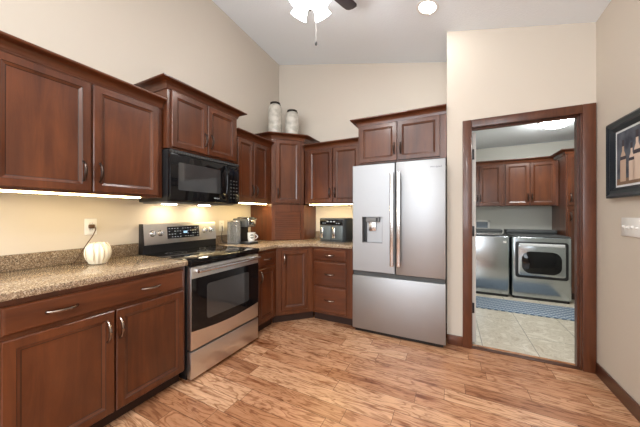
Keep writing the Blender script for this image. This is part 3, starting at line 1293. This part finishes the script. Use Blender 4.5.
# ================================================================= RIGHT WALL: ART AND SWITCHES
ar = thing('framed_picture', 'black-framed picture of bottles on the right wall', 'picture', (XR - .001, -.738, 1.368), -90)
# local x runs toward the camera along the wall, -y into the room
AW, AH, AB = .86, .520, .070
bm = bmesh.new()
prof = [(0, 0), (0, .030), (.012, .036), (.030, .024), (.048, .030), (.062, .018), (.070, .012), (.070, 0)]
cs = [(0, 0), (AW, 0), (AW, AH), (0, AH)]
rings = []
for i, (x, z) in enumerate(cs):
    sx = 1 if x == 0 else -1
    sz = 1 if z == 0 else -1
    rings.append([bm.verts.new((x + sx * o, -d, z + sz * o)) for o, d in prof])
for i in range(4):
    a, b = rings[i], rings[(i + 1) % 4]
    for k in range(len(prof)):
        bm.faces.new((a[k], a[(k + 1) % len(prof)], b[(k + 1) % len(prof)], b[k]))
bmesh.ops.recalc_face_normals(bm, faces=bm.faces[:])
obj('frame', bm, M['framebk'], ar, smooth=20)
bm = bmesh.new()
pr_m = [plain('print_mount', (.74, .76, .78), .5), plain('print_dusk_blue', (.035, .052, .085), .6), plain('print_bottle_tan', (.50, .36, .27), .6),
        plain('print_label_dark', (.045, .035, .045), .6), plain('print_table_brown', (.20, .12, .075), .6), plain('print_bottle_pale', (.66, .52, .42), .6),
        speckle('print_mottled_blue', (.02, .025, .045), (.10, .11, .14), 9, .6)]
box(bm, (AB - .012, -.008, AB - .012), (AW - AB + .012, -.001, AH - AB + .012), mi=0)
box(bm, (AB + .014, -.0086, AB + .014), (AW - AB - .014, -.0079, AH - AB - .014), mi=6)
box(bm, (AB + .014, -.0090, AB + .014), (AW - AB - .014, -.0085, AB + .055), mi=4)


def bottle(cx, s, mi):
    z0 = AB + .035
    h = .300 * s
    wv = .034 * s
    pts = [(-wv, 0), (wv, 0), (wv, h * .52), (wv * .75, h * .64), (wv * .34, h * .73), (wv * .32, h * .97), (-wv * .32, h * .97), (-wv * .34, h * .73), (-wv * .75, h * .64), (-wv, h * .52)]
    prism(bm, [(cx + a, z0 + b) for a, b in pts], .0089, .0094, mi=mi, mat=FACE)
    box(bm, (cx - wv * .98, -.0098, z0 + h * .52), (cx + wv * .98, -.0093, z0 + h * .60), mi=3)
    box(bm, (cx - wv * .36, -.0098, z0 + h * .84), (cx + wv * .36, -.0093, z0 + h * .99), mi=3)


for cx, s, mi in ((.155, .92, 2), (.245, .80, 5), (.300, 1.02, 5), (.395, .85, 2), (.480, 1.0, 5), (.57, .9, 2), (.66, 1.0, 5), (.735, .85, 2)):
    bottle(cx, s, mi)
obj('print', bm, pr_m, ar, smooth=0)

sw = thing('light_switch', 'white four-gang light switch plate below the picture', 'light switch', (XR - .001, -.864, 1.174), -90)
bm = bmesh.new()
box(bm, (0, -.007, -.060), (.208, 0, .060), .003)
obj('plate', bm, M['white'], sw)
for k in range(4):
    bm = bmesh.new()
    x = .035 + k * .046
    box(bm, (x - .0055, -.009, -.013), (x + .0055, -.006, .013), .001)
    s_ = -1 if k % 2 else 1
    box(bm, (x - .004, -.018, .002 * s_ - .006), (x + .004, -.007, .002 * s_ + .006), .002)
    obj('toggle', bm, M['white'], sw)

# ================================================================= CEILING LAMPS AND FAN
tiltc = math.atan(SL)
rc = thing('recessed_light', 'round recessed ceiling light glowing right of the ceiling fan', 'recessed light', (2.199, -.850, cz(2.199, -.850)))
rc.rotation_euler = (-math.atan(SY), tiltc, 0)


def downlight_and_fill(x, y, power):
    l = bpy.data.lights.new('downlight', 'AREA')
    l.shape = 'DISK'
    l.size = .14
    l.energy = power
    l.color = (1, .97, .93)
    o = bpy.data.objects.new('downlight', l)
    o.location = (x, y, cz(x, y) - .012)
    COL.objects.link(o)


# first entry lights this fixture; the others are unseen fill lights, added
for x, y, p_ in ((2.199, -.850, 5), (1.5, -3.3, 20), (2.6, -3.9, 24), (1.0, -4.8, 26), (2.6, -5.2, 26)):
    downlight_and_fill(x, y, p_)
bm = bmesh.new()
lathe(bm, [(.070, -.004), (.072, -.007), (.093, -.006), (.096, -.001), (.070, -.001)], 40)
obj('trim_ring', bm, M['whitetrim'], rc)
bm = bmesh.new()
lathe(bm, [(0, -.003), (.0715, -.003), (.0715, -.0005), (0, -.0005)], 36)
obj('lens', bm, M['led_spot'], rc)

FX, FY = 1.420, -1.580
fan = thing('ceiling_fan', 'ceiling fan with dark blades and lit frosted glass shades', 'ceiling fan', (FX, FY, 3.244))
bm = bmesh.new()
lathe(bm, [(0, -.085), (.030, -.085), (.040, -.040), (.064, .040), (.072, .075), (.072, .118), (0, .118)], 32)
obj('canopy', bm, M['fanmetal'], fan)
bm = bmesh.new()
lathe(bm, [(0, -.21), (.05, -.21), (.085, -.20), (.105, -.165), (.105, -.125), (.085, -.095), (.03, -.083), (0, -.083)], 36)
obj('motor_housing', bm, M['fanmetal'], fan)
for k in range(3):
    a = R(26.6 + 43 + 120 * k)
    bm = bmesh.new()
    pts = [(.15, -.045), (.30, -.062), (.44, -.066), (.485, -.062), (.505, -.045), (.512, 0), (.505, .045), (.485, .062), (.44, .066), (.30, .062), (.15, .045)]
    prism(bm, pts, -.004, .004, .002)
    bl = obj('blade', bm, M['fanblade'], fan, (0, 0, -.135), (R(11), 0, a))
    bm = bmesh.new()
    box(bm, (.09, -.018, -.010), (.19, .018, -.004), .002)
    obj('blade_iron', bm, M['fanmetal'], bl)
bm = bmesh.new()
lathe(bm, [(0, -.43), (.012, -.425), (.024, -.39), (.028, -.34), (.046, -.32), (.048, -.28), (.028, -.28), (.022, -.21), (0, -.21)], 28)
lk = obj('light_kit', bm, M['fanmetal'], fan)
for k in range(4):
    a = R(26.6 + 45 + 90 * k)
    T = Matrix.Rotation(a, 4, 'Z') @ Matrix.Translation((.052, 0, -.292)) @ Matrix.Rotation(R(-38), 4, 'Y')
    bm = bmesh.new()
    lathe(bm, [(.020, .004), (.026, -.01), (.040, -.045), (.050, -.085), (.056, -.115), (.068, -.145), (.064, -.146), (.052, -.114), (.044, -.08), (.022, -.01), (.016, .002)], 36,
          flute=0, mat=T)
    obj('glass_shade', bm, M['shade'], lk)
bm = bmesh.new()
tube(bm, [(.016, .0, -.33), (.038, .01, -.35), (.042, .014, -.40), (.042, .014, -.665)], .0013, 6)
lathe(bm, [(0, -.650), (.005, -.648), (.0085, -.640), (.0085, -.628), (.004, -.615), (0, -.613)], 14, mi=1, mat=Matrix.Translation((.042, .014, -.05)))
obj('pull_chain', bm, [M['whitetrim'], M['black']], fan)

# ================================================================= LAUNDRY ROOM
dr_o = thing('interior_door', 'white interior door swung open into the laundry room, seen edge-on', 'door', (2.566, YD + .122, .008))
bm = bmesh.new()
box(bm, (0, 0, 0), (.035, .745, 2.045), .002)
obj('slab', bm, M['offwhite'], dr_o)
for z in (.335, 1.082, 1.830):
    bm = bmesh.new()
    box(bm, (-.002, -.006, z - .05), (.022, -.0005, z + .05), .001)
    tube(bm, [(-.0, -.006, z - .052), (-.0, -.006, z + .052)], .006, 10)
    obj('hinge', bm, M['black'], dr_o)

dm = thing('ceiling_dome_light', 'round white flush dome light on the laundry ceiling', 'ceiling light', (3.60, 1.02, 2.460))
bm = bmesh.new()
lathe(bm, [(0, -.018), (.175, -.018), (.180, -.010), (.180, 0), (0, 0)], 40)
obj('base', bm, M['whitetrim'], dm)
bm = bmesh.new()
lathe(bm, [(0, -.095), (.03, -.094), (.08, -.084), (.125, -.064), (.155, -.040), (.168, -.019), (0, -.019)], 40)
obj('glass_dome', bm, M['dome'], dm)
bm = bmesh.new()
lathe(bm, [(0, -.115), (.006, -.112), (.009, -.104), (.006, -.096), (0, -.094)], 16)
obj('finial', bm, M['fanmetal'], dm)

# wall cabinets in the laundry
UBL = 1.385
upper('laundry wall cabinet pair at left, over the washer', (2.478, 1.968, UBL), 0, .704, UH, .33,
      [(.022, .320, .325), (.350, .325, .372)], [(0, 0), (.704, 0)])
upper('laundry wall cabinet pair at right, over the dryer', (3.184, 1.968, UBL), 0, .706, UH, .33,
      [(.022, .322, .322), (.350, .322, .372)], [(0, 0), (.640, 0)])
# tall pantry cabinet
tc_ = thing('tall_cabinet', 'tall cherry utility cabinet standing right of the dryer in the laundry', 'tall cabinet', (3.897, 1.70, 0))
bm = bmesh.new()
box(bm, (0, 0, .10), (.46, .598, 2.14), .002)
obj('body', bm, M['wz'], tc_, smooth=0)
bm = bmesh.new()
box(bm, (0, .06, 0), (.46, .08, .10))
obj('toe_kick', bm, M['toe'], tc_, smooth=0)
door(tc_, .012, .12, .436, 1.245, .045, 1.22)
door(tc_, .012, 1.38, .436, .745, .045, 1.50)
crown(tc_, [(0, .598), (0, 0), (.46, 0), (.46, .598)], 2.13)

# dryer


def laundry_box(o, w_, h_, d_, name='body', mat=None):
    bm = bmesh.new()
    prism(bm, rrect(w_, d_, .035, 6, w_ / 2, d_ / 2), .035, h_, .012, seg=3)
    b_ = obj(name, bm, mat or M['slate'], o)
    bm = bmesh.new()
    prism(bm, rrect(w_ - .03, d_ - .03, .03, 5, w_ / 2, d_ / 2), 0, .034)
    obj('plinth', bm, M['black'], o)
    return b_


dy = thing('dryer', 'slate grey front-loading dryer with a wide dark door window', 'dryer', (3.203, 1.450, .001))
laundry_box(dy, .685, .915, .74)
bm = bmesh.new()   # dark top with rear console
prism(bm, rrect(.675, .73, .03, 6, .3425, .372), .916, .935, .006)
prism(bm, rrect(.67, .20, .03, 6, .3425, .62), .935, 1.000, .02)
obj('top_panel', bm, M['dkgrey'], dy)
bm = bmesh.new()
prism(bm, rrect(.600, .530, .035, 7, .3425, .585), -.0005, .018, .006, mat=FACE)
dd = obj('door', bm, M['black'], dy)
bm = bmesh.new()
prism(bm, rrect(.535, .455, .030, 7, .3425, .585), .018, .026, .005, mat=FACE)
obj('door_face', bm, M['slate'], dd)
bm = bmesh.new()
prism(bm, rrect(.450, .320, .11, 10, .3425, .550), .026, .031, .003, mat=FACE)
obj('window', bm, M['blackglass'], dd)
bm = bmesh.new()
box(bm, (.085, -.040, .785), (.600, -.018, .826), .006)
obj('handle', bm, M['nickel_lt'], dd)
bm = bmesh.new()

ws = thing('washer', 'slate grey top-loading washer beside the dryer, partly behind the door jamb', 'washer', (2.495, 1.450, .001))
laundry_box(ws, .685, .915, .72)
bm = bmesh.new()
prism(bm, rrect(.675, .71, .03, 6, .3425, .36), .916, .930, .006)
prism(bm, rrect(.67, .17, .03, 6, .3425, .62), .930, .995, .02)
obj('top_panel', bm, M['dkgrey'], ws)
bm = bmesh.new()
prism(bm, rrect(.58, .50, .09, 8, .3425, .27), .930, .950, .008)
obj('lid', bm, M['slate_lt'], ws)
bm = bmesh.new()
box(bm, (.600, -.0015, .815), (.640, -.0004, .845))
obj('sticker', bm, M['white'], ws)

bx = thing('outlet_box', 'white framed recessed hookup box on the laundry wall above the washer', 'hookup box', (2.78, LY - .001, .97))
bm = bmesh.new()
for a, b in (((0, 0), (.24, .03)), ((0, .14), (.24, .17)), ((0, 0), (.03, .17)), ((.21, 0), (.24, .17))):
    box(bm, (a[0], -.022, a[1]), (b[0], 0, b[1]), .003)
obj('frame', bm, M['white'], bx)
bm = bmesh.new()
box(bm, (.03, -.006, .03), (.21, 0, .14))
obj('back_plate', bm, plain('grey_blue_plastic', (.22, .26, .31), .5), bx)

bm = bmesh.new()
prism(bm, rrect(1.35, .54, .02, 4), 0, .010, .003)
rg_ = obj('runner_rug', bm, M['rug'], loc=(3.175, 1.000, .001), rot=(0, 0, R(0)))
tag(rg_, 'blue grey lattice runner rug on the tile in front of the dryer', 'rug')
